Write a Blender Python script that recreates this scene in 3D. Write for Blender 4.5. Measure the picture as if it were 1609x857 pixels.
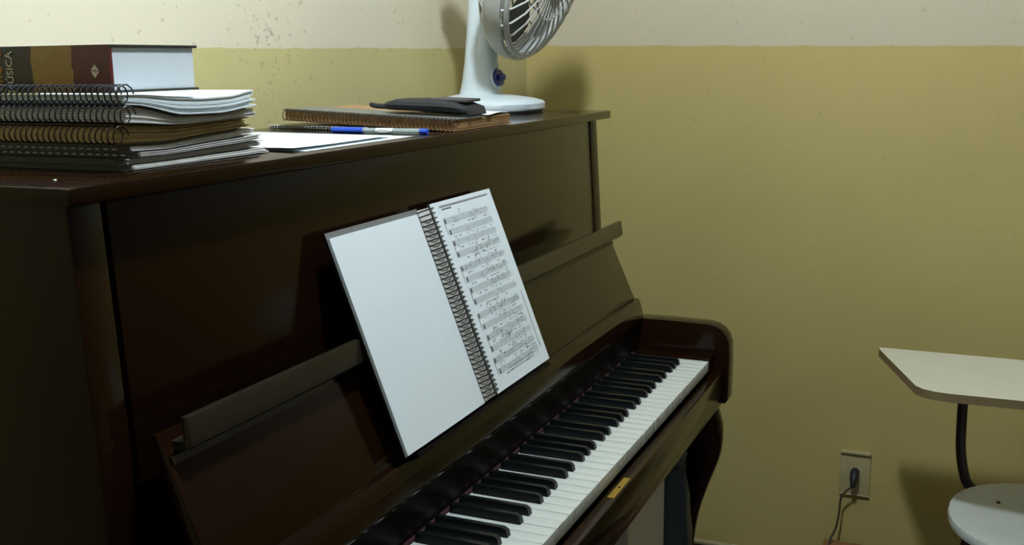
import bpy, bmesh, math, random
from mathutils import Vector, Matrix
random.seed(7)
for o in list(bpy.data.objects): bpy.data.objects.remove(o)
S = bpy.context.scene
COL = S.collection
R = math.radians

# ------------------------------------------------------------------ camera
cam_d = bpy.data.cameras.new('camera'); cam = bpy.data.objects.new('camera', cam_d); COL.objects.link(cam)
cam_d.sensor_width = 36; cam_d.lens = 1676.39 * 36 / 1609; cam_d.clip_start = .02
cam.matrix_world = Matrix.Translation((-1.998, -.457, 1.305)) @ (Matrix.Rotation(R(-66.354), 4, 'Z') @ Matrix.Rotation(R(78.825), 4, 'X') @ Matrix.Rotation(R(-.708), 4, 'Z'))
S.camera = cam
# ------------------------------------------------------------------ world, light, exposure
w = bpy.data.worlds.new('world'); S.world = w; w.use_nodes = True
w.node_tree.nodes['Background'].inputs[0].default_value = (.05, .055, .06, 1)
w.node_tree.nodes['Background'].inputs[1].default_value = .3
S.view_settings.view_transform = 'Standard'; S.view_settings.look = 'None'
S.view_settings.gamma = 1; S.view_settings.use_curve_mapping = False
S.view_settings.exposure = 0.0
LAMPS = [((-1.0, -.13, 2.33), 630), ((-4.2, -3.0, 2.45), 150)]   # bare lamp hanging from the ceiling, then an added weak fill: position, radiance
LAMP_COL = (.885, 1.0, 1.12)

# ------------------------------------------------------------------ materials
def mat(name, col, rough=.5, metal=0, coat=0, trans=0, emit=None, es=0, spec=.5, noise=0, nscale=20, bump=0, bscale=200, alpha=1):
    m = bpy.data.materials.new(name); m.use_nodes = True
    nt = m.node_tree; b = nt.nodes['Principled BSDF']
    b.inputs['Base Color'].default_value = (*col, 1); b.inputs['Roughness'].default_value = rough
    b.inputs['Metallic'].default_value = metal; b.inputs['Coat Weight'].default_value = coat
    b.inputs['Coat Roughness'].default_value = .06
    b.inputs['Transmission Weight'].default_value = trans; b.inputs['Specular IOR Level'].default_value = spec
    b.inputs['Alpha'].default_value = alpha
    if emit: b.inputs['Emission Color'].default_value = (*emit, 1); b.inputs['Emission Strength'].default_value = es
    tc = nt.nodes.new('ShaderNodeTexCoord')
    if noise:
        n = nt.nodes.new('ShaderNodeTexNoise'); n.inputs['Scale'].default_value = nscale; n.inputs['Detail'].default_value = 4
        nt.links.new(tc.outputs['Object'], n.inputs['Vector'])
        mx = nt.nodes.new('ShaderNodeMix'); mx.data_type = 'RGBA'
        mx.inputs['A'].default_value = (*[c*(1-noise) for c in col], 1); mx.inputs['B'].default_value = (*[min(1, c*(1+noise)) for c in col], 1)
        nt.links.new(n.outputs['Fac'], mx.inputs['Factor']); nt.links.new(mx.outputs['Result'], b.inputs['Base Color'])
    if bump:
        n = nt.nodes.new('ShaderNodeTexNoise'); n.inputs['Scale'].default_value = bscale; n.inputs['Detail'].default_value = 3
        nt.links.new(tc.outputs['Object'], n.inputs['Vector'])
        bp = nt.nodes.new('ShaderNodeBump'); bp.inputs['Strength'].default_value = bump; bp.inputs['Distance'].default_value = .002
        nt.links.new(n.outputs['Fac'], bp.inputs['Height']); nt.links.new(bp.outputs['Normal'], b.inputs['Normal'])
    return m

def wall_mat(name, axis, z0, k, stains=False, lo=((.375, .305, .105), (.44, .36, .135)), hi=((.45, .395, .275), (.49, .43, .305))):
    """cream above, yellow below a hand-painted dado line z = z0 + k*axis"""
    m = bpy.data.materials.new(name); m.use_nodes = True; nt = m.node_tree; L = nt.links.new
    b = nt.nodes['Principled BSDF']; b.inputs['Roughness'].default_value = .55; b.inputs['Specular IOR Level'].default_value = .3
    g = nt.nodes.new('ShaderNodeNewGeometry'); sp = nt.nodes.new('ShaderNodeSeparateXYZ'); L(g.outputs['Position'], sp.inputs[0])
    def mth(op, a, b_, clamp=False):
        n = nt.nodes.new('ShaderNodeMath'); n.operation = op; n.use_clamp = clamp
        for i, v in enumerate((a, b_)):
            if isinstance(v, (int, float)): n.inputs[i].default_value = v
            elif v is not None: L(v, n.inputs[i])
        return n.outputs[0]
    def noise(scale, det=4):
        n = nt.nodes.new('ShaderNodeTexNoise'); n.inputs['Scale'].default_value = scale; n.inputs['Detail'].default_value = det
        L(g.outputs['Position'], n.inputs['Vector']); return n.outputs['Fac']
    def mix(f, a, c):
        n = nt.nodes.new('ShaderNodeMix'); n.data_type = 'RGBA'; L(f, n.inputs['Factor'])
        for s, v in (('A', a), ('B', c)):
            if isinstance(v, tuple): n.inputs[s].default_value = (*v, 1)
            else: L(v, n.inputs[s])
        return n.outputs['Result']
    line = mth('ADD', mth('MULTIPLY', sp.outputs[axis], k), z0)
    line = mth('ADD', line, mth('MULTIPLY', mth('SUBTRACT', noise(25, 3), .5), .008))
    f = mth('MULTIPLY_ADD', mth('SUBTRACT', sp.outputs['Z'], line), 400.); f.node.inputs[2].default_value = .5; f.node.use_clamp = True
    n1 = noise(3.5, 5)
    low = mix(n1, *lo)
    up = mix(n1, *hi)
    col = mix(f, low, up)
    # scuffs
    sc = mth('MULTIPLY', mth('GREATER_THAN', noise(60, 6), .68), .35)
    col = mix(sc, col, (.3, .25, .1))
    if stains:
        dx = mth('MULTIPLY', mth('SUBTRACT', sp.outputs['X'], -.5), 1/.13)
        dz = mth('MULTIPLY', mth('SUBTRACT', sp.outputs['Z'], 1.34), 1/.16)
        rr = mth('ADD', mth('MULTIPLY', dx, dx), mth('MULTIPLY', dz, dz))
        msk = mth('SUBTRACT', 1, rr, True)
        sp2 = mth('MULTIPLY', mth('SUBTRACT', noise(85, 5), mth('SUBTRACT', .68, mth('MULTIPLY', msk, .1))), 12, True)
        col = mix(mth('MULTIPLY', mth('MULTIPLY', sp2, msk), .45), col, (.16, .15, .09))
    L(col, b.inputs['Base Color'])
    bp = nt.nodes.new('ShaderNodeBump'); bp.inputs['Strength'].default_value = .12; bp.inputs['Distance'].default_value = .004
    L(noise(45, 4), bp.inputs['Height']); L(bp.outputs['Normal'], b.inputs['Normal'])
    return m

M = {}
M['wood'] = mat('dark_lacquered_wood', (.0115, .0045, .0016), .13, coat=.0, spec=.25, noise=.35, nscale=9)
M['wood_in'] = mat('dark_matt_wood', (.005, .003, .002), .4, spec=.1)
M['keyw'] = mat('ivory_key', (.58, .62, .57), .3)
M['keyb'] = mat('ebony_key', (.004, .0055, .0055), .28, spec=.25)
M['wood2'] = mat('reflection_toned_wood', (.022, .018, .011), .24, spec=.4, noise=.2, nscale=15)  # fallboard lip: the wall's olive reflection is painted into this lighter base colour
M['pageblock'] = mat('page_block_paper', (.60, .66, .69), .6, noise=.03, nscale=12)
M['felt'] = mat('red_felt', (.035, .006, .007), .9)
M['brass'] = mat('brass', (.75, .52, .10), .35, metal=1)
M['paper'] = mat('white_paper', (.74, .82, .83), .6, noise=.03, nscale=12)
M['paper2'] = mat('grey_paper', (.60, .60, .56), .7, noise=.15, nscale=60)
M['paper3'] = mat('yellowed_paper', (.52, .39, .18), .8, noise=.25, nscale=40)
M['kraft'] = mat('kraft_card', (.33, .20, .085), .7, noise=.3, nscale=60)
M['ink'] = mat('grey_ink', (.30, .31, .32), .7)
M['inkd'] = mat('dark_ink', (.10, .10, .11), .7)
M['blackcover'] = mat('black_cover', (.012, .011, .011), .35)
M['greycover'] = mat('grey_plastic_cover', (.16, .17, .165), .3)
M['darkfab'] = mat('black_fabric', (.012, .013, .013), .75, bump=.4, bscale=900)
M['greyfab'] = mat('grey_fabric', (.055, .055, .052), .6, bump=.3, bscale=900)
M['wire'] = mat('dark_wire', (.035, .036, .042), .3, metal=.4)
M['wirebr'] = mat('brown_wire', (.05, .032, .018), .3, metal=.4)
M['fan'] = mat('white_plastic', (.56, .63, .645), .35)
M['fangd'] = mat('pale_grey_plastic', (.52, .54, .50), .35)
M['blade'] = mat('dark_blade_plastic', (.055, .058, .05), .4)
M['blue'] = mat('navy_plastic', (.015, .02, .13), .3)
M['bluecap'] = mat('blue_plastic', (.008, .07, .52), .3)
M['clear'] = mat('clear_plastic', (.62, .74, .74), .15, trans=.55)
M['rubber'] = mat('black_rubber', (.01, .01, .01), .6)
M['lam'] = mat('white_laminate', (.54, .53, .43), .4, noise=.05, nscale=15)
M['lamedge'] = mat('brown_edge_band', (.16, .12, .055), .5, noise=.15)
M['tube'] = mat('dark_painted_steel', (.016, .011, .009), .4)
M['seatp'] = mat('white_seat', (.48, .52, .49), .35, noise=.05, nscale=10)
M['outlet'] = mat('cream_plastic', (.36, .31, .155), .4)
M['outletd'] = mat('socket_slot', (.05, .045, .03), .6)
M['cord'] = mat('brown_cord', (.05, .035, .025), .5)
M['box'] = mat('white_card', (.62, .60, .54), .7, noise=.06)
M['bag'] = mat('blue_plastic_bag', (.045, .075, .105), .25, trans=.25)
M['base'] = mat('brown_baseboard', (.10, .055, .03), .5)
M['basetop'] = mat('pale_ledge', (.42, .38, .22), .6)
M['brownbox'] = mat('brown_wood_box', (.20, .095, .035), .5, noise=.3, nscale=20)
M['floor'] = mat('floor_tile', (.085, .055, .038), .35, noise=.2, nscale=8)
M['ceil'] = mat('ceiling_paint', (.36, .34, .29), .8)
M['housing'] = mat('lamp_housing', (.7, .7, .68), .5)
M['wall_back'] = wall_mat('painted_back_wall', 'X', 1.3352, .0053, True, ((.47, .415, .18), (.54, .48, .22)), ((.62, .56, .41), (.66, .60, .44)))  # stronger light on this wall painted in as paler tones than the right wall
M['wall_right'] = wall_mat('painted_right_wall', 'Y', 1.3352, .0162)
M['wall_other'] = wall_mat('painted_wall', 'X', 1.335, 0)
M['goldletter'] = mat('orange_print', (.45, .22, .03), .6)
M['paleletter'] = mat('pale_print', (.62, .56, .42), .6)

# ------------------------------------------------------------------ mesh helpers
def obj(name, bm, m, parent=None, smooth=False, loc=None):
    me = bpy.data.meshes.new(name)
    bmesh.ops.recalc_face_normals(bm, faces=bm.faces[:]); bm.to_mesh(me); bm.free()
    for k in (m if isinstance(m, (list, tuple)) else [m]): me.materials.append(k)
    if smooth:
        for p in me.polygons: p.use_smooth = True
        if smooth != 'all': me.set_sharp_from_angle(angle=R(40))
    o = bpy.data.objects.new(name, me); COL.objects.link(o); o.parent = parent
    if loc: o.location = loc
    return o
def tag(o, label, cat, group=None):
    o['label'] = label; o['category'] = cat
    if group: o['group'] = group
    return o
def thing(name, label, cat, loc=(0, 0, 0), group=None, rot=None):
    o = bpy.data.objects.new(name, None); COL.objects.link(o); o.location = loc; o.empty_display_size = .05
    if rot: o.rotation_euler = rot
    return tag(o, label, cat, group)
def struct(name, bm, m, **k):
    o = obj(name, bm, m, **k); o['kind'] = 'structure'; return o
def box(lo, hi, bev=0, seg=2, bm=None):
    t = bmesh.new(); bmesh.ops.create_cube(t, size=1)
    for v in t.verts: v.co = Vector([lo[i] + (v.co[i] + .5) * (hi[i] - lo[i]) for i in range(3)])
    if bev: bmesh.ops.bevel(t, geom=t.edges[:], offset=bev, segments=seg, profile=.6, affect='EDGES')
    if bm is None: return t
    merge(bm, t); return bm
def merge(bm, t):
    me = bpy.data.meshes.new('tmp'); t.to_mesh(me); t.free(); bm.from_mesh(me); bpy.data.meshes.remove(me)
def prism(pts, a, b, axis='X', bev=0, seg=2):
    """closed 2-D outline extruded along an axis. X: pts are (y,z); Y: (x,z); Z: (x,y)"""
    bm = bmesh.new()
    f = {'X': lambda p, t: (t, p[0], p[1]), 'Y': lambda p, t: (p[0], t, p[1]), 'Z': lambda p, t: (p[0], p[1], t)}[axis]
    v0 = [bm.verts.new(f(p, a)) for p in pts]; v1 = [bm.verts.new(f(p, b)) for p in pts]
    bm.faces.new(v0); bm.faces.new(v1[::-1]); n = len(pts)
    for i in range(n): bm.faces.new((v0[i], v0[(i+1) % n], v1[(i+1) % n], v1[i]))
    bmesh.ops.recalc_face_normals(bm, faces=bm.faces[:])
    if bev: bmesh.ops.bevel(bm, geom=bm.edges[:], offset=bev, segments=seg, profile=.6, affect='EDGES')
    return bm
def tube(pts, r, seg=8, bm=None, closed=False):
    bm = bm or bmesh.new(); pts = [Vector(p) for p in pts]; n = len(pts); rings = []
    rr = r if isinstance(r, (list, tuple)) else [r] * n
    up = None
    for i, p in enumerate(pts):
        a = pts[(i-1) % n] if (i > 0 or closed) else p; c = pts[(i+1) % n] if (i < n-1 or closed) else p
        d = (c - a).normalized()
        if up is None: up = d.orthogonal().normalized()
        else: up = (up - d * up.dot(d)).normalized()
        s = d.cross(up)
        rings.append([bm.verts.new(p + rr[i] * (math.cos(t) * up + math.sin(t) * s)) for t in [2*math.pi*k/seg for k in range(seg)]])
    for i in range(n if closed else n-1):
        A, B = rings[i], rings[(i+1) % n]
        for k in range(seg): bm.faces.new((A[k], A[(k+1) % seg], B[(k+1) % seg], B[k]))
    if not closed: bm.faces.new(rings[0][::-1]); bm.faces.new(rings[-1])
    return bm
def loft(rings, cap=True, bm=None):
    bm = bm or bmesh.new(); V = [[bm.verts.new(p) for p in r] for r in rings]; n = len(rings[0])
    for A, B in zip(V, V[1:]):
        for k in range(n): bm.faces.new((A[k], A[(k+1) % n], B[(k+1) % n], B[k]))
    if cap: bm.faces.new(V[0][::-1]); bm.faces.new(V[-1])
    return bm
def smoothpath(ctrl, n=8):
    """Catmull-Rom through control points"""
    P = [Vector(c) for c in ctrl]; out = []
    for i in range(len(P)-1):
        p0 = P[max(i-1, 0)]; p1 = P[i]; p2 = P[i+1]; p3 = P[min(i+2, len(P)-1)]
        for k in range(n):
            t = k/n
            out.append(.5*((2*p1) + (p2-p0)*t + (2*p0-5*p1+4*p2-p3)*t*t + (3*p1-p0-3*p2+p3)*t**3))
    out.append(P[-1]); return out
def coil(x, z, y0, y1, rx, rz, pitch, wr, pts=10, sides=5):
    n = int((y1-y0)/pitch); P = []
    for i in range(n*pts+1):
        a = 2*math.pi*i/pts
        P.append((x + rx*math.cos(a), y0 + pitch*i/pts, z + rz*math.sin(a)))
    return tube(P, wr, sides)
def lerp(tab, x):
    if x <= tab[0][0]: return tab[0][1]
    for (a, u), (b, v) in zip(tab, tab[1:]):
        if x <= b:
            t = (x-a)/(b-a); t = t*t*(3-2*t)*.5 + t*.5
            return u + (v-u)*t
    return tab[-1][1]

# ------------------------------------------------------------------ the room
XW, YW, X0, Y0, ZC = .62, .64, -6.4, -5.0, 2.85
struct('floor', box((X0-.1, Y0-.1, -.1), (XW+.1, YW+.1, 0)), M['floor'])
struct('ceiling', box((X0-.1, Y0-.1, ZC), (XW+.1, YW+.1, ZC+.1)), M['ceil'])
struct('wall_back', box((X0, YW, 0), (XW, YW+.1, ZC)), M['wall_back'])
struct('wall_right', box((XW, Y0, 0), (XW+.1, YW+.1, ZC)), M['wall_right'])
struct('wall_left', box((X0-.1, Y0, 0), (X0, YW+.1, ZC)), M['wall_other'])
struct('wall_front', box((X0-.1, Y0-.1, 0), (XW+.1, Y0, ZC)), M['wall_other'])
b = struct('baseboard_right', box((XW-.014, Y0, 0), (XW, YW-.012, .048)), M['base'])
obj('ledge', box((XW-.018, Y0, .048), (XW, YW-.012, .056), .002), M['basetop'], b)
b = struct('baseboard_back', box((X0, YW-.012, 0), (XW, YW, .048)), M['base'])
obj('ledge', box((X0, YW-.016, .048), (XW, YW, .056), .002), M['basetop'], b)

# ------------------------------------------------------------------ ceiling lamp and an added fill lamp (out of frame, above)
for i, (p, power) in enumerate(LAMPS):
    t = thing('ceiling_or_fill_lamp', ['bare ceiling lamp above the piano', 'added fill lamp over the far side of the room'][i], 'lamp', (p[0], p[1], ZC))
    dz = p[2] - ZC
    obj('canopy', loft([[(r*math.cos(2*math.pi*k/24), r*math.sin(2*math.pi*k/24), z) for k in range(24)] for r, z in ((.055, 0), (.055, -.012), (.03, -.028))]), M['housing'], t, True)
    obj('stem', tube([(0, 0, -.028), (0, 0, dz+.14)], .006, 10), M['housing'], t, True)
    obj('socket', tube([(0, 0, dz+.15), (0, 0, dz+.085)], .024, 16), M['housing'], t, True)
    ml = mat('lamp_glass', (1, 1, 1), .5, emit=LAMP_COL, es=power)
    obj('bulb', loft([[(r*math.cos(2*math.pi*k/16), r*math.sin(2*math.pi*k/16), dz+z) for k in range(16)] for z, r in ((.085, .020), (.07, .038), (.05, .045), (-.05, .045), (-.07, .038), (-.085, .015))]), ml, t, True)

# ------------------------------------------------------------------ piano
P = thing('upright_piano', 'dark brown lacquered upright piano with its keyboard open', 'piano', (-.611, .3, 0))
PL = (.611, -.3, 0)   # parts are written in world coordinates
def part(name, bm, m, parent=P, smooth=True):
    o = obj(name, bm, m, parent, smooth)
    if parent is P: o.location = PL
    return o
LZ = 1.205
part('lid', box((-1.330, .240, LZ-.016), (.109, .602, LZ), .003), M['wood'])
prof = [(.258, 1.1895), (.246, .96), (.243, .60), (.243, .02), (.6, .02), (.6, 1.1895)]
for a, b_ in ((-1.312, -1.272), (.050, .090)): part('end_panel', prism([(y+.006 if y < .3 else y, z) for y, z in prof], a, b_, 'X', .003), M['wood'])
part('front_panel', prism([(.2655, 1.186), (.2508, .915), (.266, .915), (.281, 1.186)], -1.264, .0494, 'X', .0015), M['wood'])
part('back_board', box((-1.272, .57, .05), (.05, .595, 1.189)), M['wood_in'])
part('panel_recess', box((-1.272, .285, .6), (.05, .30, 1.189)), M['wood_in'])
# fallboard, opened and leaning back
fb = part('fallboard', prism([(.1665, .829), (.2270, .968), (.2360, .966), (.185, .829)], -1.266, .047, 'X', .0012), M['wood'])
lip = prism([(.1980, .9560), (.2015, .9840), (.2100, .9835), (.2078, .9600), (.2290, .9580), (.2240, .9480), (.2030, .9510)], -1.252, .066, 'X', .0015)
obj('front_lip', lip, M['wood2'], fb, True)
obj('hinge_strip', prism([(.2115, .9395), (.2145, .9465), (.2205, .9475), (.217, .938)], -1.262, .045, 'X'), M['wood'], fb)
part('hinge_rail', prism([(.158, .829), (.151, .812), (.1475, .790), (.149, .785), (.175, .785), (.19, .829)], -1.268, .049, 'X', .0015), M['wood'])
part('name_board', box((-1.268, .156, .700), (.049, .170, .786)), M['wood_in'])
part('felt_strip', box((-1.222, .150, .712), (0, .1555, .7285)), M['felt'])
part('book_rest', prism([(.1385, .8410), (.1385, .836), (.160, .826), (.1690, .830), (.171, .8410)], -.925, -.492, 'X', .001), M['wood_in'])
# cheeks
ck = [(.20, .787), (.094, .788), (.015, .787), (-.002, .7835), (-.0145, .7755), (-.0235, .764), (-.0285, .748), (-.030, .715), (-.029, .634), (-.024, .626), (.02, .622), (.20, .622)]
for a, b_ in ((-1.312, -1.272), (.050, .090)): part('cheek', prism(ck, a, b_, 'X', .002), M['wood'])
for a, b_ in ((-1.271, -1.2255), (.0035, .0495)): part('key_block', box((a, .0, .66), (b_, .155, .727), .002), M['wood'])
ks = part('key_slip', box((-1.271, -.0225, .648), (.0495, -.003, .7005), .002), M['wood'])
pl = obj('lock_plate', box((-.652, -.0195, .7003), (-.574, -.0095, .7018), .0005), M['brass'], ks)
obj('key_hole', tube([(-.612, -.0145, .7017), (-.612, -.0145, .7023)], .0022, 10), M['rubber'], pl)
part('key_bed', box((-1.271, -.0195, .628), (.0495, .25, .655), .002), M['wood'])
part('lower_panel', box((-1.272, .262, .10), (.05, .28, .63), .002), M['wood'])
part('toe_rail', box((-1.272, .235, .02), (.05, .28, .10), .003), M['wood'])
# keys
WK = .0235
me_w = None
bmw = box((-WK/2+.00045, 0, -.020), (WK/2-.00045, .152, 0), .0009, 2)
kw = obj('white_key', bmw, M['keyw'], P, True); kw.location = Vector(PL) + Vector((-WK/2, 0, .725))
for i in range(1, 52):
    k = kw.copy(); COL.objects.link(k); k.parent = P
    k.location = Vector(PL) + Vector((-WK*(i+.5), random.uniform(-.0002, .0002), .725 + random.uniform(-.0004, .0003)))
bmb = bmesh.new()
def rr(y, z, wd): return [(-wd, y, z), (wd, y, z)]
w0, w1 = .0056, .0044
r0 = [(-w0, .047, .0), (w0, .047, .0), (w1+.0006, .0485, .0085), (-w1-.0006, .0485, .0085)]
r1 = [(-w0, .051, .0), (w0, .051, .0), (w1, .0535, .012), (-w1, .0535, .012)]
r2 = [(-w0, .148, .0), (w0, .148, .0), (w1, .148, .012), (-w1, .148, .012)]
loft([r0, r1, r2], True, bmb); bmesh.ops.bevel(bmb, geom=[e for e in bmb.edges if abs(e.verts[0].co.z) > .005 and abs(e.verts[1].co.z) > .005], offset=.0008, segments=2, affect='EDGES')
kb = None
off = {2: .003, 3: 0, 4: -.003, 6: .0025, 7: -.0025}
for o in range(8):
    for pz in (2, 3, 4, 6, 7):
        n = pz + 7*o
        if n > 51: continue
        if kb is None: kb = obj('black_key', bmb, M['keyb'], P, True); k = kb
        else: k = kb.copy(); COL.objects.link(k); k.parent = P
        k.location = Vector(PL) + Vector((-WK*n + off[pz], 0, .7253))
# legs: S-curved
def leg(xc):
    prof = [(-.006, .085, .628, .030), (-.016, .075, .600, .030), (-.022, .066, .572, .028), (-.0195, .062, .524, .026), (-.006, .060, .480, .023), (.006, .058, .446, .021), (.023, .060, .387, .019), (.033, .066, .320, .018), (.036, .070, .25, .018), (.030, .068, .17, .019), (.018, .064, .10, .022), (.006, .064, .05, .025), (.004, .070, .0, .025)]
    ctrl0 = smoothpath([(a, z, w_) for a, b2, z, w_ in prof], 4); ctrl1 = smoothpath([(b2, z, w_) for a, b2, z, w_ in prof], 4)
    rings = []
    for p, q in zip(ctrl0, ctrl1):
        ym, h = (p[0]+q[0])/2, (q[0]-p[0])/2; ring = []
        for k in range(16):
            a = 2*math.pi*k/16; ca, sa = math.cos(a), math.sin(a); e = .6
            ring.append((xc + p[2]*math.copysign(abs(ca)**e, ca), ym + h*math.copysign(abs(sa)**e, sa), p[1]))
        rings.append(ring)
    return loft(rings)
for xc in (.045, -1.267): part('leg', leg(xc), M['wood'], smooth='all')
part('leg_block', box((-.01, .0, .605), (.088, .12, .629), .003), M['wood'])
part('leg_block', box((-1.31, .0, .605), (-1.212, .12, .629), .003), M['wood'])

# ------------------------------------------------------------------ open music book on the fallboard
O = Vector((-.7125, .1420, .8455)); ang = math.atan2(.1, .265)
B = thing('music_book', 'open spiral-bound music book leaning above the piano keys', 'book', O, rot=(-ang, 0, 0)); B.scale = (.985, .985, .985)
# local: x right, z up along the page, -y towards the player
def page(x0, x1, h, y, bend, name, m, th=.0008, z0=0, lift=.0):
    bm = bmesh.new(); n = 14; k = 10; F = []; Bk = []
    for j in range(k+1):
        rF = []; rB = []
        for i in range(n+1):
            t = i/n; x = x0 + (x1-x0)*t; z = z0 + h*j/k
            yy = y - bend*math.sin(math.pi*t)*(1-.3*j/k) - lift*t*t*(j/k)
            rF.append(bm.verts.new((x, yy, z))); rB.append(bm.verts.new((x, yy+th, z)))
        F.append(rF); Bk.append(rB)
    for j in range(k):
        for i in range(n):
            bm.faces.new((F[j][i], F[j][i+1], F[j+1][i+1], F[j+1][i])); bm.faces.new((Bk[j][i], Bk[j+1][i], Bk[j+1][i+1], Bk[j][i+1]))
    for i in range(n):
        bm.faces.new((F[0][i], Bk[0][i], Bk[0][i+1], F[0][i+1])); bm.faces.new((F[k][i], F[k][i+1], Bk[k][i+1], Bk[k][i]))
    for j in range(k):
        bm.faces.new((F[j][0], F[j+1][0], Bk[j+1][0], Bk[j][0])); bm.faces.new((F[j][n], Bk[j][n], Bk[j+1][n], F[j+1][n]))
    return obj(name, bm, m, B, True)
PX = .69
page(-.929+PX, -.700+PX, .287, .004, .0, 'cover', M['blackcover'], .0015, -.0015)
page(-.929+PX, -.700+PX, .287, .002, .0, 'clear_cover', M['greycover'], .0006, -.0005)
page(-.926+PX, -.706+PX, .279, .0, .001, 'page', M['paper'], .0016)
page(-.664+PX, -.455+PX, .290, .0041, .0, 'cover', M['blackcover'], .0011, -.0015)
page(-.660+PX, -.459+PX, .285, .0022, .0003, 'page', M['paper'], .0015)
rp = page(-.663+PX, -.461+PX, .288, .0, .0005, 'page', M['paper'], .0008)
bm = bmesh.new()   # twin-loop wire binding
for i in range(40):
    z = .007 + i*.0070
    pts = []
    for k in range(9):
        a = math.pi*(k/8)
        pts.append((-.683+PX - .0215*math.cos(a), .0005 - .0105*math.sin(a), z + .0012*k/8))
    tube(pts, .0011, 5, bm)
obj('spiral_binding', bm, M['wire'], B, True)
obj('binding_spine', box((-.700+PX, .003, .0), (-.664+PX, .0055, .284)), M['paper2'], B)
# printed staves on the right page
bi = bmesh.new(); bd = bmesh.new()
def yp(x):
    t = (x - (-.663+PX))/.202
    return .0 - .0005*math.sin(math.pi*t) - .0006
def strip(bm, x0, x1, z, h, n=8):
    lo = [bm.verts.new((x0+(x1-x0)*i/n, yp(x0+(x1-x0)*i/n), z)) for i in range(n+1)]; hi = [bm.verts.new((v.co.x, v.co.y, z+h)) for v in lo]
    for i in range(n): bm.faces.new((lo[i], lo[i+1], hi[i+1], hi[i]))
sx0, sx1 = -.636+PX, -.489+PX
rng = random.Random(3)
for s in range(14):
    z = .262 - s*.0172 - (.004 if s > 3 else 0) - (.004 if s > 7 else 0)
    x1 = sx1 + rng.uniform(-.004, .002); x0 = sx0 + (0 if s % 4 else -.004)
    for l in range(5): strip(bi, x0, x1, z - l*.0019, .00042)
    strip(bd, x0, x0+.0007, z-.0078, .0082, 1)
    strip(bd, x0+.002, x0+.005, z-.007, .0065, 1)
    if s % 2 == 0: strip(bd, x0-.0012, x0-.0004, z-.025, .0255, 1)
    dens = rng.choice((.25, .5, .8, .6)); x = x0 + .012; first = rng.uniform(0, .6)
    while x < x1-.004:
        if (x-x0)/(x1-x0) > first*.8 and rng.random() < dens:
            nz = z - rng.uniform(-.003, .010); strip(bd, x, x+.0019, nz, .0014, 1)
            up = rng.choice((-1, 1)); strip(bd, x+.0013, x+.0017, nz if up > 0 else nz-.005, .0055, 1)
            if rng.random() < .5: strip(bd, x+.0013, x+.0055, nz+.005*up, .0008, 1)
        if rng.random() < .3: strip(bd, x, x+rng.uniform(.002, .006), z-.0125, .001, 1)
        x += rng.uniform(.003, .006)
strip(bi, sx0-.004, sx1+.012, .2795, .0022); strip(bd, sx0+.0, sx0+.03, .2755, .0012, 2)
strip(bi, sx1+.010, sx1+.0115, .03, .09, 1); strip(bd, sx1+.011, sx1+.0125, .026, .006, 1)
for z in (.0135, .009): strip(bi, sx0+.03, sx1-.02, z+.01, .0008)
obj('printed_staves', bi, M['ink'], rp); obj('printed_notes', bd, M['inkd'], rp)

# ------------------------------------------------------------------ the pile of books at the left of the lid
H = [[(-1.21, LZ+.0005), (-.97, LZ+.0005)],
     [(-1.205, 1.2298), (-1.14, 1.2278), (-1.05, 1.2325), (-.985, 1.2365)],
     [(-1.205, 1.2510), (-1.12, 1.2455), (-1.0, 1.2480)],
     [(-1.205, 1.2690), (-1.185, 1.2675), (-1.12, 1.2545), (-1.06, 1.2535), (-1.0, 1.2585)],
     [(-1.205, 1.2790), (-1.185, 1.2788), (-1.13, 1.2755), (-1.09, 1.2735), (-1.04, 1.2745), (-1.005, 1.2795)]]
def bent(x0, x1, y0, y1, f0, f1, n=16, bm=None, ends=0):
    bm = bm or bmesh.new(); rows = []
    for i in range(n+1):
        x = x0 + (x1-x0)*i/n
        rows.append([bm.verts.new((x, y0, f0(x))), bm.verts.new((x, y0, f1(x))), bm.verts.new((x, y1, f1(x))), bm.verts.new((x, y1, f0(x)))])
    for A, C in zip(rows, rows[1:]):
        for k in range(4): bm.faces.new((A[k], A[(k+1) % 4], C[(k+1) % 4], C[k]))
    bm.faces.new(rows[0][::-1]); bm.faces.new(rows[-1]); return bm
def leaves(x0, x1, y0, y1, lo, hi, n, jx, jy, seed, fan=0):
    """bundle of leaves between two height curves, uneven at the edges"""
    q = random.Random(seed); bm = bmesh.new()
    for i in range(n):
        a, c = i/n, (i+.86)/n
        bent(x0 + q.uniform(0, jx*.3), x1 + q.uniform(-jx, jx), y0 + q.uniform(-jy, jy), y1 + q.uniform(-jy, jy),
             lambda x, a=a: lo(x) + (hi(x)-lo(x))*a, lambda x, c=c: lo(x) + (hi(x)-lo(x))*c, 16, bm)
    return bm
hf = [lambda x, t=t: lerp(t, x) for t in H]
between = lambda i, a: (lambda x: hf[i](x) + (hf[i+1](x)-hf[i](x))*a)
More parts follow.
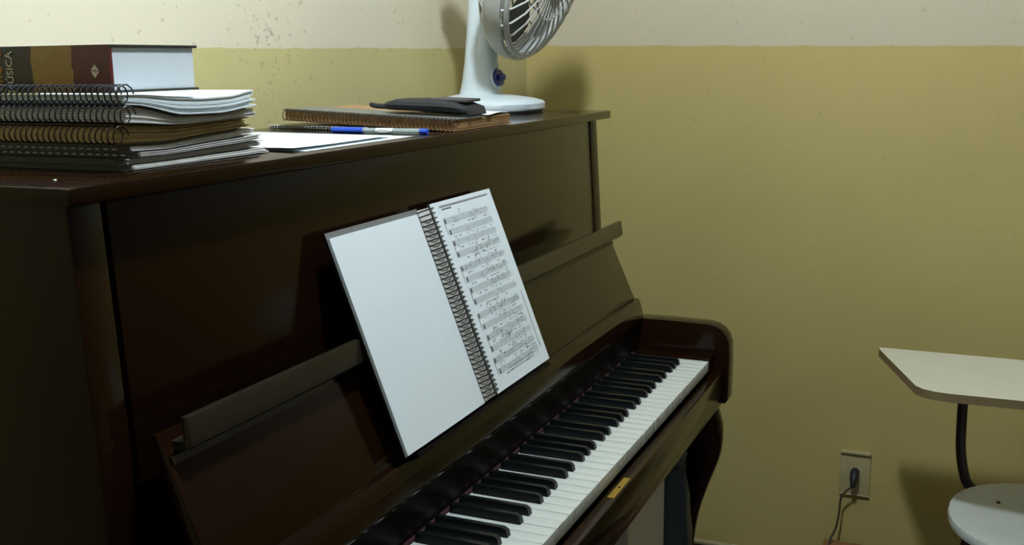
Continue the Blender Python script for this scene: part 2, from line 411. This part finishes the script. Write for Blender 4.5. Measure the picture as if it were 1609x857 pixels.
# thin booklets at the bottom
bounds = [0, .24, .5, .74, 1]
lab = ['thin black-covered booklet at the very bottom of the book pile', 'thin dark booklet second from the bottom of the book pile', 'thin grey-paged booklet third from the bottom of the book pile', 'thin wavy-paged booklet directly under the brown notebook']
for i in range(4):
    a, c = bounds[i], bounds[i+1]-.004
    x0 = -1.205 + (.0, -.004, .012, .006)[i]; x1 = -.978 + (0, -.004, -.006, -.014)[i]; y0 = .297 + (0, .004, .001, .006)[i]
    t = thing('booklet', lab[i], 'booklet', (x0, y0, hf[0](x0) + .024*a), group='thin booklets at the bottom of the pile')
    def wp(nm, bm, m):
        o = obj(nm, bm, m, t); o.location = -Vector(t.location); return o
    wp('cover', bent(x0, x1-.02, y0-.001, y0+.283, between(0, a), between(0, a+.025)), M['blackcover'])
    wp('spine', bent(x0-.001, x0+.012, y0+.003, y0+.283, between(0, a+.026), between(0, c-.03)), M['blackcover'])
    wp('pages', leaves(x0+.0125, x1, y0+.002, y0+.28, between(0, a+.03), between(0, c-.03), 6, .005, .003, 40+i), M['paper2'])
    wp('cover', bent(x0, x1-.03, y0+.002, y0+.283, between(0, c-.027), between(0, c)), M['blackcover'])
    bm = bmesh.new()
    for k in range(26):
        yy = y0+.006+k*.0105
        zz = between(0, (a+c)/2)(x0)
        box((x0-.0022, yy, zz-.0006), (x0-.0008, yy+.005, zz+.0006), bm=bm)
    if i in (2, 3): wp('staples', bm, M['paper2'])
def spiral_notebook(i, label, x0, x1, y0, y1, cover, paper, wire, cx, cz, rx, rz, seed, nleaf, pitch=.0075):
    t = thing('spiral_notebook', label, 'notebook', (x0, y0, hf[i](x0)))
    def wp(nm, bm, m, s=False):
        o = obj(nm, bm, m, t, s); o.location = -Vector(t.location); return o
    wp('cover', bent(x0, x1-.015, y0, y1, between(i, .02), between(i, .08)), cover)
    wp('pages', leaves(x0+.002, x1, y0+.002, y1-.002, between(i, .09), between(i, .93), nleaf, .006, .002, seed), paper)
    wp('cover', bent(x0, x1-.10, y0, y1, between(i, .94), between(i, .985)), cover if i != 3 else paper)
    wp('spiral_binding', coil(cx, cz, y0-.010, y1-.004, rx, rz, pitch, .00085), wire, True)
    return t
spiral_notebook(1, 'brown notebook with yellowed frayed pages in the book pile', -1.207, -1.003, .303, .598, M['blackcover'], M['paper3'], M['wirebr'], -1.2075, 1.2405, .0085, .0088, 5, 9)
spiral_notebook(2, 'black spiral notebook with bent pages on the brown notebook', -1.205, -1.0, .294, .596, M['blackcover'], M['paper2'], M['wire'], -1.2055, 1.2600, .0085, .0084, 6, 6)
spiral_notebook(3, 'spiral notebook with curled white pages directly under the thick hardback', -1.206, -1.004, .292, .592, M['blackcover'], M['paper'], M['wire'], -1.2095, 1.2795, .0092, .0092, 8, 9)

# thick hardback
dx0, dx1, dy0, dy1, dz0, dz1 = -1.196, -1.073, .311, .531, 1.2800, 1.3262
D = thing('hardback_book', 'thick hardback reference book with red and ochre spine on the pile', 'book', (dx0, dy0, dz0))
def dp(nm, bm, m, parent=D, s=False):
    o = obj(nm, bm, m, parent, s)
    if parent is D: o.location = -Vector(D.location)
    return o
M['cov'] = mat('dark_book_board', (.022, .026, .018), .4)
dp('back_cover', box((dx0, dy0, dz0), (dx1+.002, dy1, dz0+.0025), .0006), M['cov'])
dp('front_cover', box((dx0, dy0, dz1-.0028), (dx1+.003, dy1, dz1), .0008), M['cov'])
dp('page_block', box((dx0+.0028, dy0+.0025, dz0+.0026), (dx1-.002, dy1-.003, dz1-.0029)), M['pageblock'])
ms = bpy.data.materials.new('printed_spine'); ms.use_nodes = True; nt = ms.node_tree
g = nt.nodes.new('ShaderNodeNewGeometry'); sp = nt.nodes.new('ShaderNodeSeparateXYZ'); nt.links.new(g.outputs['Position'], sp.inputs[0])
nz = nt.nodes.new('ShaderNodeTexNoise'); nz.inputs['Scale'].default_value = 130; nz.inputs['Detail'].default_value = 3
nt.links.new(g.outputs['Position'], nz.inputs['Vector'])
a1 = nt.nodes.new('ShaderNodeMath'); a1.operation = 'MULTIPLY_ADD'; a1.inputs[1].default_value = .006; nt.links.new(nz.outputs['Fac'], a1.inputs[0]); nt.links.new(sp.outputs['Y'], a1.inputs[2])
mr = nt.nodes.new('ShaderNodeMapRange'); mr.inputs['From Min'].default_value = .31; mr.inputs['From Max'].default_value = .53; nt.links.new(a1.outputs[0], mr.inputs['Value'])
cr = nt.nodes.new('ShaderNodeValToRGB'); cr.color_ramp.interpolation = 'CONSTANT'; e = cr.color_ramp.elements
e[0].position = 0; e[0].color = (.115, .016, .014, 1); e[1].position = (.362-.31)/.22; e[1].color = (.37, .22, .035, 1)
n = e.new((.415-.31)/.22); n.color = (.032, .020, .010, 1); n = e.new((.434-.31)/.22); n.color = (.018, .020, .009, 1)
nt.links.new(mr.outputs[0], cr.inputs[0])
mx = nt.nodes.new('ShaderNodeMix'); mx.data_type = 'RGBA'; mx.blend_type = 'MULTIPLY'; mx.inputs['Factor'].default_value = .5
nt.links.new(cr.outputs[0], mx.inputs['A']); nt.links.new(nz.outputs['Color'], mx.inputs['B']); nt.links.new(mx.outputs['Result'], nt.nodes['Principled BSDF'].inputs['Base Color'])
nt.nodes['Principled BSDF'].inputs['Roughness'].default_value = .4
bow = [(dx0+.0028, dz0+.0004), (dx0+.0028, dz1-.0004)] + [(dx0 - .0012*math.sin(math.pi*k/8), dz1-.0004 - (dz1-dz0-.0008)*k/8) for k in range(9)]
spn = dp('spine', prism(bow, dy0+.0005, dy1-.0005, 'Y'), ms, s=True)
def thick(bm, m, name):
    ext = bmesh.ops.extrude_face_region(bm, geom=bm.faces[:])
    for v in ext['geom']:
        if isinstance(v, bmesh.types.BMVert): v.co.x += .0009
    return obj(name, bm, m, spn)
def text_mesh(txt, m, size_len, cap, base_y, z0, x, name):
    cu = bpy.data.curves.new('t', 'FONT'); cu.body = txt; cu.resolution_u = 3
    to = bpy.data.objects.new('t', cu); COL.objects.link(to); bpy.context.view_layer.update()
    me = bpy.data.meshes.new_from_object(to.evaluated_get(bpy.context.evaluated_depsgraph_get()))
    bpy.data.objects.remove(to); bm = bmesh.new(); bm.from_mesh(me)
    xs = [v.co.x for v in bm.verts]; sx = size_len/(max(xs)-min(xs)); mn = min(xs); sy = cap/.72
    for v in bm.verts: v.co = Vector((x, base_y + v.co.y*sy, z0 + (v.co.x-mn)*sx))
    return thick(bm, m, name)
text_mesh('MÚSICA', M['paleletter'], .0400, .0092, .4385, dz0+.0012, dx0-.0016, 'title_lettering')
text_mesh('GROVE', M['goldletter'], .0405, .0130, .4535, dz0+.0015, dx0-.0016, 'title_lettering')
bm = bmesh.new(); ex = dx0-.0016; ey, ez = .3305, 1.3010
for tri in ([(0, .0062), (.0052, .0012), (-.0052, .0006)], [(-.0056, -.0003), (-.001, -.0001), (-.0028, -.0036)], [(.0002, 0), (.0054, .0002), (.0004, -.0064), (-.0022, -.004)]):
    bm.faces.new([bm.verts.new((ex, ey+p, ez+q)) for p, q in tri])
thick(bm, M['paleletter'], 'diamond_emblem')

# ------------------------------------------------------------------ middle of the lid
def sheet(name, label, cat, corners, z, curl, m, group=None, th=.0004, seed=0, parent=None):
    """a sheet of paper: bilinear patch with lifted near edge"""
    bm = bmesh.new(); n = 10; q = random.Random(seed); G = []
    o0 = Vector(corners[0]).to_3d() + Vector((0, 0, z))
    for j in range(n+1):
        row = []
        for i in range(n+1):
            u, v = i/n, j/n
            p = (Vector(corners[0])*(1-u)+Vector(corners[1])*u)*(1-v) + (Vector(corners[3])*(1-u)+Vector(corners[2])*u)*v
            row.append((p.x-o0.x, p.y-o0.y, curl(u, v)))
        G.append(row)
    T = [[bm.verts.new((a, b_, c+th)) for a, b_, c in r] for r in G]; Bt = [[bm.verts.new(p) for p in r] for r in G]
    for j in range(n):
        for i in range(n):
            bm.faces.new((T[j][i], T[j][i+1], T[j+1][i+1], T[j+1][i])); bm.faces.new((Bt[j][i], Bt[j+1][i], Bt[j+1][i+1], Bt[j][i+1]))
    for i in range(n):
        for A, C, k in ((T[0], Bt[0], 0), (T[n], Bt[n], 1)): bm.faces.new((A[i], C[i], C[i+1], A[i+1]))
        bm.faces.new((T[i][0], T[i+1][0], Bt[i+1][0], Bt[i][0])); bm.faces.new((T[i][n], T[i+1][n], Bt[i+1][n], Bt[i][n]))
    o = obj(name, bm, m, None, 'all'); o.location = o0
    return tag(o, label, cat, group)
sheet('paper_sheet', 'white paper sheet lying flat under a curled one on the lid', 'paper', [(-.950, .262), (-.690, .262), (-.660, .545), (-.935, .56)], LZ+.0003, lambda u, v: 0, M['paper'])
sheet('paper_sheet', 'curled white paper sheet on the lid beside the book pile', 'paper', [(-.965, .270), (-.725, .276), (-.668, .560), (-.905, .572)], LZ+.0009, lambda u, v: (.0028*(1-v)**2 + .0035*max(0, .35-u)*(1-v)) * (1 if .05 < u else 1), M['paper'])
# pen
pen = thing('ballpoint_pen', 'clear ballpoint pen with blue cap lying before the notebooks', 'pen', (-.648, .268, LZ+.0042))
def pp(nm, bm, m): return obj(nm, bm, m, pen, True)
pp('barrel', tube([(0, .006, 0), (0, .112, 0)], .0040, 8), M['clear'])
pp('ink_tube', tube([(0, .008, 0.0), (0, .11, 0.0)], .0043, 6) if False else box((-.0043, .058, -.002), (-.0041, .074, .002)), M['paper'])
pp('end_plug', tube([(0, -.006, 0), (0, .006, 0)], .0041, 8), M['bluecap'])
cap = pp('cap', tube([(0, .100, 0), (0, .102, 0), (0, .150, 0), (0, .155, 0)], [.0047, .005, .0048, .003], 10), M['bluecap'])
obj('clip', box((-.0072, .098, -.0012), (-.0056, .145, .0012), .0004), M['bluecap'], cap)
pp('label', tube([(0, .050, 0), (0, .078, 0)], .00415, 8), M['paper'])
# thin notebook lying under
u = thing('spiral_notebook', 'thin dark spiral notebook under the tan notebook by the fan', 'notebook', (-.603, .388, LZ+.0004), rot=(0, 0, R(-9)))
obj('cover', box((0, 0, 0), (.150, .205, .0012)), M['blackcover'], u); obj('pages', box((.003, .002, .0013), (.147, .203, .0030)), M['paper2'], u)
obj('cover', box((0, 0, .0031), (.150, .205, .0040)), M['blackcover'], u)
obj('spiral_binding', coil(-.0015, .0030, 0, .205, .0030, .0023, .0060, .0006, 8, 4), M['paper2'], u, True)
# tan notebook, tilted on it
nb = thing('spiral_notebook', 'thick tan-edged spiral notebook tilted under the black pouch', 'notebook', (-.590, .250, LZ+.0008), rot=(R(2.55), 0, 0))
T = .0175
obj('cover', box((0, 0, 0), (.212, .300, .0012)), M['kraft'], nb)
bm = bmesh.new(); q = random.Random(9)
for i in range(9): box((.003+q.uniform(0, .002), .002+q.uniform(-.001, .001), .0013+i*(T-.0028)/9), (.208+q.uniform(-.003, .003), .298, .0013+(i+.92)*(T-.0028)/9), bm=bm)
obj('pages', bm, M['kraft'], nb)
obj('cover', box((0, 0, T-.0012), (.100, .300, T)), M['greycover'], nb)
obj('spiral_binding', coil(-.0005, T/2+.0008, -.003, .300, .0095, .0088, .0068, .0007), M['wirebr'], nb, True)
sheet('paper_sheet', 'small white paper sheet sticking out from under the black pouch', 'paper', [(-.475, .247), (-.378, .255), (-.378, .37), (-.475, .37)], LZ+.0191, lambda u, v: .0043*v + .0018*math.sin(3*u)**2*(1-v), M['paper'])
# black zip pouch
po = thing('zip_pouch', 'flat black zip pouch lying on the tan notebook', 'pouch', (-.500, .330, LZ+.0262), rot=(R(2.25), 0, R(8)))
rings = []
for y, wx, h, zb in ((y*.80, wx, h*1.45, zb) for y, wx, h, zb in ((-.094, .040, .002, -.004), (-.088, .046, .009, -.0028), (-.06, .050, .0125, -.001), (-.02, .050, .014, 0), (.03, .049, .013, 0), (.065, .046, .012, 0), (.082, .038, .009, .0005), (.088, .03, .003, .002))):
    r = []
    for k in range(20):
        a = 2*math.pi*k/20; ca, sa = math.cos(a), math.sin(a)
        r.append((wx*math.copysign(abs(ca)**.45, ca), y, zb + h/2 + h/2*math.copysign(abs(sa)**.6, sa)))
    rings.append(r)
obj('body', loft(rings), M['darkfab'], po, 'all')
obj('top_flap', box((-.034, -.066, .0165), (.036, -.002, .0208), .0012), M['greyfab'], po, True)
obj('zipper', tube(smoothpath([(-.0505, -.070, .007), (-.0515, -.03, .0102), (-.0505, .03, .0102), (-.046, .064, .010)], 5), .0012, 6), M['wire'], po, True)
obj('wrist_tab', tube(smoothpath([(-.02, .070, .005), (-.018, .088, .0052), (-.017, .100, .0075)], 4), [.004]*7 + [.0035, .002], 8), M['rubber'], po, True)
obj('zip_pull', box((-.0535, -.080, -.002), (-.0515, -.073, .006), .0005), M['wire'], po)
cm = bmesh.new(); bmesh.ops.create_icosphere(cm, subdivisions=2, radius=.0016)
for v in cm.verts: v.co.z *= .7
tag(obj('crumb', cm, M['paper'], None, True, (-1.290, .297, LZ+.0011)), 'tiny white crumb on the lid before the book pile', 'crumb')

# ------------------------------------------------------------------ desk fan
FX, FY = .0, .470
F = thing('desk_fan', 'white desk fan with blue knob standing on the piano lid', 'fan', (FX, FY, LZ))
def superring(cx, cy, rx, ry, z, n=28, e=.75):
    return [(cx + rx*math.copysign(abs(math.cos(t))**e, math.cos(t)), cy + ry*math.copysign(abs(math.sin(t))**e, math.sin(t)), z) for t in [2*math.pi*k/n for k in range(n)]]
obj('foot_ring', loft([superring(0, 0, .094, .112, .0004), superring(0, 0, .094, .112, .004)]), M['rubber'], F, True)
obj('base', loft([superring(0, 0, .096, .114, .0045), superring(0, 0, .098, .117, .008), superring(0, 0, .098, .117, .018), superring(0, 0, .094, .112, .023), superring(0, 0, .080, .094, .028), superring(0, .006, .055, .066, .033), superring(0, .010, .038, .048, .036)]), M['fan'], F, True)
colr = []
for z, rx, ry, cy in ((.030, .036, .046, .012), (.042, .033, .041, .012), (.065, .030, .037, .011), (.10, .0275, .033, .010), (.15, .025, .029, .009), (.20, .023, .026, .008), (.250, .0222, .0252, .006), (.252, .026, .029, .006), (.268, .026, .029, .004)): colr.append(superring(0, cy, rx, ry, z, e=.7))
cl = obj('column', loft(colr), M['fan'], F, True)
# speed knob on the front of the column
kc = Vector((-.004, -.0245, .068)); nrm = Vector((-.12, -.98, .16)).normalized()
def disc(c, nrm, r, d, name, m, parent, seg=20):
    return obj(name, tube([c, c + nrm*d], r, seg), m, parent, True)
disc(kc, nrm, .021, .0035, 'knob_dial', M['fan'], cl)
kb_ = disc(kc + nrm*.0035, nrm, .0165, .006, 'speed_knob', M['blue'], cl)
obj('knob_grip', tube([kc + nrm*.009, kc + nrm*.020], [.0075, .006], 10), M['blue'], kb_, True)
bm = bmesh.new(); tube([kc + nrm*.0045 + Vector((-.0195*math.cos(t), 0, .0195*math.sin(t))) for t in [R(20+8*k) for k in range(9)]], .0011, 5, bm)
obj('dial_mark', bm, M['blue'], cl)
# head: local frame with forward = -y, tilted down
HD = bpy.data.objects.new('fan_head', None)
th_ = R(20); HP = Vector((0, -.020, .316))
HM = Matrix.Translation(HP) @ Matrix.Rotation(th_, 4, 'X')
def hp(nm, bm, m, s=True, parent=F):
    bmesh.ops.transform(bm, matrix=HM, verts=bm.verts[:]); return obj(nm, bm, m, parent, s)
bpy.data.objects.remove(HD)
def circ(r, y, n=48): return [(r*math.cos(2*math.pi*k/n), y, r*math.sin(2*math.pi*k/n)) for k in range(n)]
hp('neck', tube([(0, .01, -.045), (0, .01, -.01)], [.021, .024], 16), M['fan'])
hp('motor_housing', loft([circ(r, y, 24) for y, r in ((-.03, .040), (-.01, .047), (.04, .047), (.07, .040), (.085, .024), (.088, .01))]), M['fan'])
RG = .180; GS = 1.2; YF = -.150; YM = -.105; YB = -.045
# rim band joining the two guards
hp('guard_rim', loft([circ(r, y, 64) for r, y in ((RG-.005, YM-.016), (RG+.003, YM-.016), (RG+.006, YM), (RG+.003, YM+.016), (RG-.005, YM+.016), (RG-.001, YM), (RG-.005, YM-.016))], False), M['fangd'])
bm = bmesh.new()
for i in range(32):
    a0 = 2*math.pi*i/32; pts = []
    for r, y in ((.046, YF), (.09, YF-.002), (.132, YF+.002), (.162, YF+.014), (.177, YM-.016)):
        a = a0 + .9*(r-.04)
        pts.append((r*math.cos(a), y, r*math.sin(a)))
    tube(pts, .0022, 5, bm)
for r, y in ((.09, YF-.001),): tube(circ(r, y), .0026, 6, bm, True)
tube(circ(.170, YF+.022), .0060, 8, bm, True)
hp('front_guard', bm, M['fangd'])
hp('guard_badge', loft([circ(r, y, 24) for r, y in ((.048, YF+.004), (.049, YF-.002), (.044, YF-.005), (.01, YF-.006))]), M['fan'])
bm = bmesh.new()
for i in range(32):
    a = 2*math.pi*i/32
    tube([(r*math.cos(a), y, r*math.sin(a)) for r, y in ((.046, YB), (.10, YB-.002), (.15, YB-.014), (.171, YB-.034), (.177, YM+.016))], .0022, 5, bm)
for r, y in ((.08, YB-.001), (.12, YB-.005), (.154, YB-.017)): tube(circ(r, y), .0026, 6, bm, True)
tube(circ(.174, YB-.040), .0055, 8, bm, True)
hp('rear_guard', bm, M['fangd'])
hp('hub', loft([circ(r, y, 20) for r, y in ((.030, -.065), (.030, -.118), (.022, -.126), (.004, -.128))]), M['blade'])
for kbl in range(3):
    bm = bmesh.new(); G = []
    for i in range(9):
        r = .024 + (.158-.024)*i/8; row = []
        for j in range(7):
            wdt = R(50 + 42*math.sin(math.pi*min(1, i/8*.8))); a = R(120*kbl + 20) + (j/6-.5)*wdt + .2*i/8
            row.append((r*math.cos(a), -.094 + (j/6-.5)*.046*(1-.35*i/8), r*math.sin(a)))
        G.append(row)
    V = [[bm.verts.new(p) for p in r] for r in G]
    for A, C in zip(V, V[1:]):
        for j in range(6): bm.faces.new((A[j], A[j+1], C[j+1], C[j]))
    bmesh.ops.solidify(bm, geom=bm.faces[:], thickness=.0018)
    hp('blade', bm, M['blade'], 'all')

# ------------------------------------------------------------------ outlet, cord, box
t = thing('wall_outlet', 'cream wall outlet plate on the yellow wall', 'outlet', (XW, -.2305, .298))
obj('plate', box((-.007, -.0355, -.0575), (-.0005, .0355, .0575), .002), M['outlet'], t, True)
obj('plate_lip', box((-.0140, -.0355, .0510), (-.0065, .0355, .0575), .002), M['outlet'], t)
obj('plate_lip', box((-.0090, -.0355, -.0575), (-.0065, .0355, -.0535), .001), M['outlet'], t)
sk = obj('socket', tube([(-.0065, 0, .004), (-.0085, 0, .004)], .019, 20), M['outlet'], t, True)
for dz in (-.0095, .0095): obj('slot', tube([(-.0084, 0, .004+dz), (-.0090, 0, .004+dz)], .0024, 8), M['outletd'], sk)
c = thing('power_cord', 'dark plug and thin brown cord hanging from the outlet', 'cord', (XW-.0095, -.2305, .302))
obj('plug', loft([superring(0, 0, .014, .009, 0, 14), superring(0, 0, .013, .0085, .012, 14), superring(0, 0, .009, .007, .020, 14)]) if False else tube([(0, 0, .002), (-.012, 0, .002), (-.024, 0, -.004), (-.030, 0.001, -.016), (-.031, .002, -.028)], [.0105, .0105, .010, .0075, .005], 12), M['rubber'], c, True)
obj('cable', tube(smoothpath([(-.031, .002, -.026), (-.031, .016, -.040), (-.030, .027, -.060), (-.031, .030, -.10), (-.032, .036, -.14), (-.036, .046, -.165), (-.045, .05, -.180)], 6), .0026, 8), M['cord'], c, True)
k = thing('wooden_box', 'small brown box on the floor under the wall outlet', 'box', (.545, -.215, 0))
obj('body', box((-.05, -.050, 0), (.05, .046, .112), .003), M['brownbox'], k); obj('top_board', box((-.053, -.053, .112), (.053, .049, .122), .002), M['brownbox'], k)

# things below the keyboard
k = thing('carton', 'white carton standing upright under the piano keyboard', 'box', (-.215, .13, 0))
obj('body', box((-.115, -.072, 0), (.118, .072, .555), .002), M['box'], k); obj('top_flap', box((-.117, -.074, .555), (.12, .074, .558)), M['box'], k)
bm = bmesh.new(); rings = []; q = random.Random(4)
for z, r in ((0, .040), (.06, .044), (.16, .046), (.28, .046), (.38, .045), (.46, .042), (.52, .028), (.55, .034)):
    rings.append([((r + q.uniform(-.005, .004))*math.cos(a), (r + q.uniform(-.005, .004))*math.sin(a), z) for a in [2*math.pi*j/18 for j in range(18)]])
bg = thing('plastic_bag', 'crumpled bluish plastic bag between the carton and the piano leg', 'bag', (-.046, .062, .001))
obj('sack', loft(rings, True, bm), M['bag'], bg, 'all')
obj('tie', tube([(.031*math.cos(a), .031*math.sin(a), .52) for a in [2*math.pi*j/16 for j in range(16)]], .003, 6, None, True), M['blackcover'], bg)

# ------------------------------------------------------------------ tablet-arm chair
C = thing('tablet_chair', 'school chair with white writing tablet and white seat', 'chair', (.17, -.64, 0))
cp = lambda nm, bm, m, s=True: obj(nm, bm, m, C, s)
def W2(x, y): return (x-.17, y+.64)
outl = [W2(*p) for p in [(.322, -.2930), (.311, -.2915), (.062, -.378), (.046, -.392), (.036, -.412), (.032, -.44), (.034, -.56), (.040, -.74), (.058, -.768), (.09, -.78), (.27, -.78), (.30, -.765), (.314, -.73), (.322, -.55)]]
tb = cp('writing_tablet', prism(outl, .6835, .7000, 'Z', 0), [M['lamedge'], M['lam']])
for p in tb.data.polygons:
    if abs(p.normal.z) > .9: p.material_index = 1
# seat, softly dished
rings = []
seat_out = []
for kk in range(40):
    a = 2*math.pi*kk/40; ca, sa = math.cos(a), math.sin(a)
    seat_out.append((-.015 + .188*math.copysign(abs(ca)**.92, ca), -.015 + .205*math.copysign(abs(sa)**.85, sa)))
bm = bmesh.new(); top = []
for s, dz in ((1.0, -.016), (1.012, -.006), (1.0, .002), (.93, .003), (.7, -.004), (.35, -.010), (.02, -.011)):
    top.append([(x*s, y*s, .430 + dz) for x, y in seat_out])
loft(top, True, bm); st = cp('seat', bm, M['seatp'])
for sx in (.06,): obj('rivet', tube([(sx, .10, .420), (sx, .10, .4275)], .004, 10), M['tube'], st, True)
back = []
for s, dy in ((1, .0), (1, .012)):
    back.append([(.005 + .19*math.copysign(abs(math.cos(2*math.pi*j/32))**.5, math.cos(2*math.pi*j/32)), -.262 + dy, .735 + .10*math.copysign(abs(math.sin(2*math.pi*j/32))**.5, math.sin(2*math.pi*j/32))) for j in range(32)])
cp('backrest', loft(back), M['seatp'])
TR = .0105
px, py = .150, .178
cp('tablet_post', tube(smoothpath([(px, py, .683), (px, py, .62), (px, py, .56), (px, py-.002, .50), (px, py-.009, .455), (px, py-.022, .42), (px-.002, py-.055, .404), (px-.008, py-.12, .402), (px-.015, -.10, .402)], 6), TR, 12), M['tube'])
cp('tablet_bracket', box((px-.12, py-.20, .676), (px-.0, py+.02, .6833), .002), M['tube'])
for sx in (-1, 1):
    x = -.010 + sx*.130
    cp('leg', tube(smoothpath([(x-.0, .135, .400), (x+sx*.004, .150, .33), (x+sx*.012, .175, 0.003)], 6), TR, 12), M['tube'])
    cp('leg', tube(smoothpath([(x, -.155, .400), (x+sx*.004, -.18, .30), (x+sx*.010, -.225, 0.003)], 6), TR, 12), M['tube'])
    cp('seat_rail', tube([(x, .140, .402), (x, -.16, .402)], TR, 12), M['tube'])
    cp('back_post', tube(smoothpath([(x, -.15, .402), (x, -.205, .46), (x, -.248, .62), (x, -.262, .80)], 6), TR, 12), M['tube'])
for y in (.10, -.12): cp('cross_rail', tube([(-.135, y, .404), (.115, y, .404)], TR*.9, 12), M['tube'])
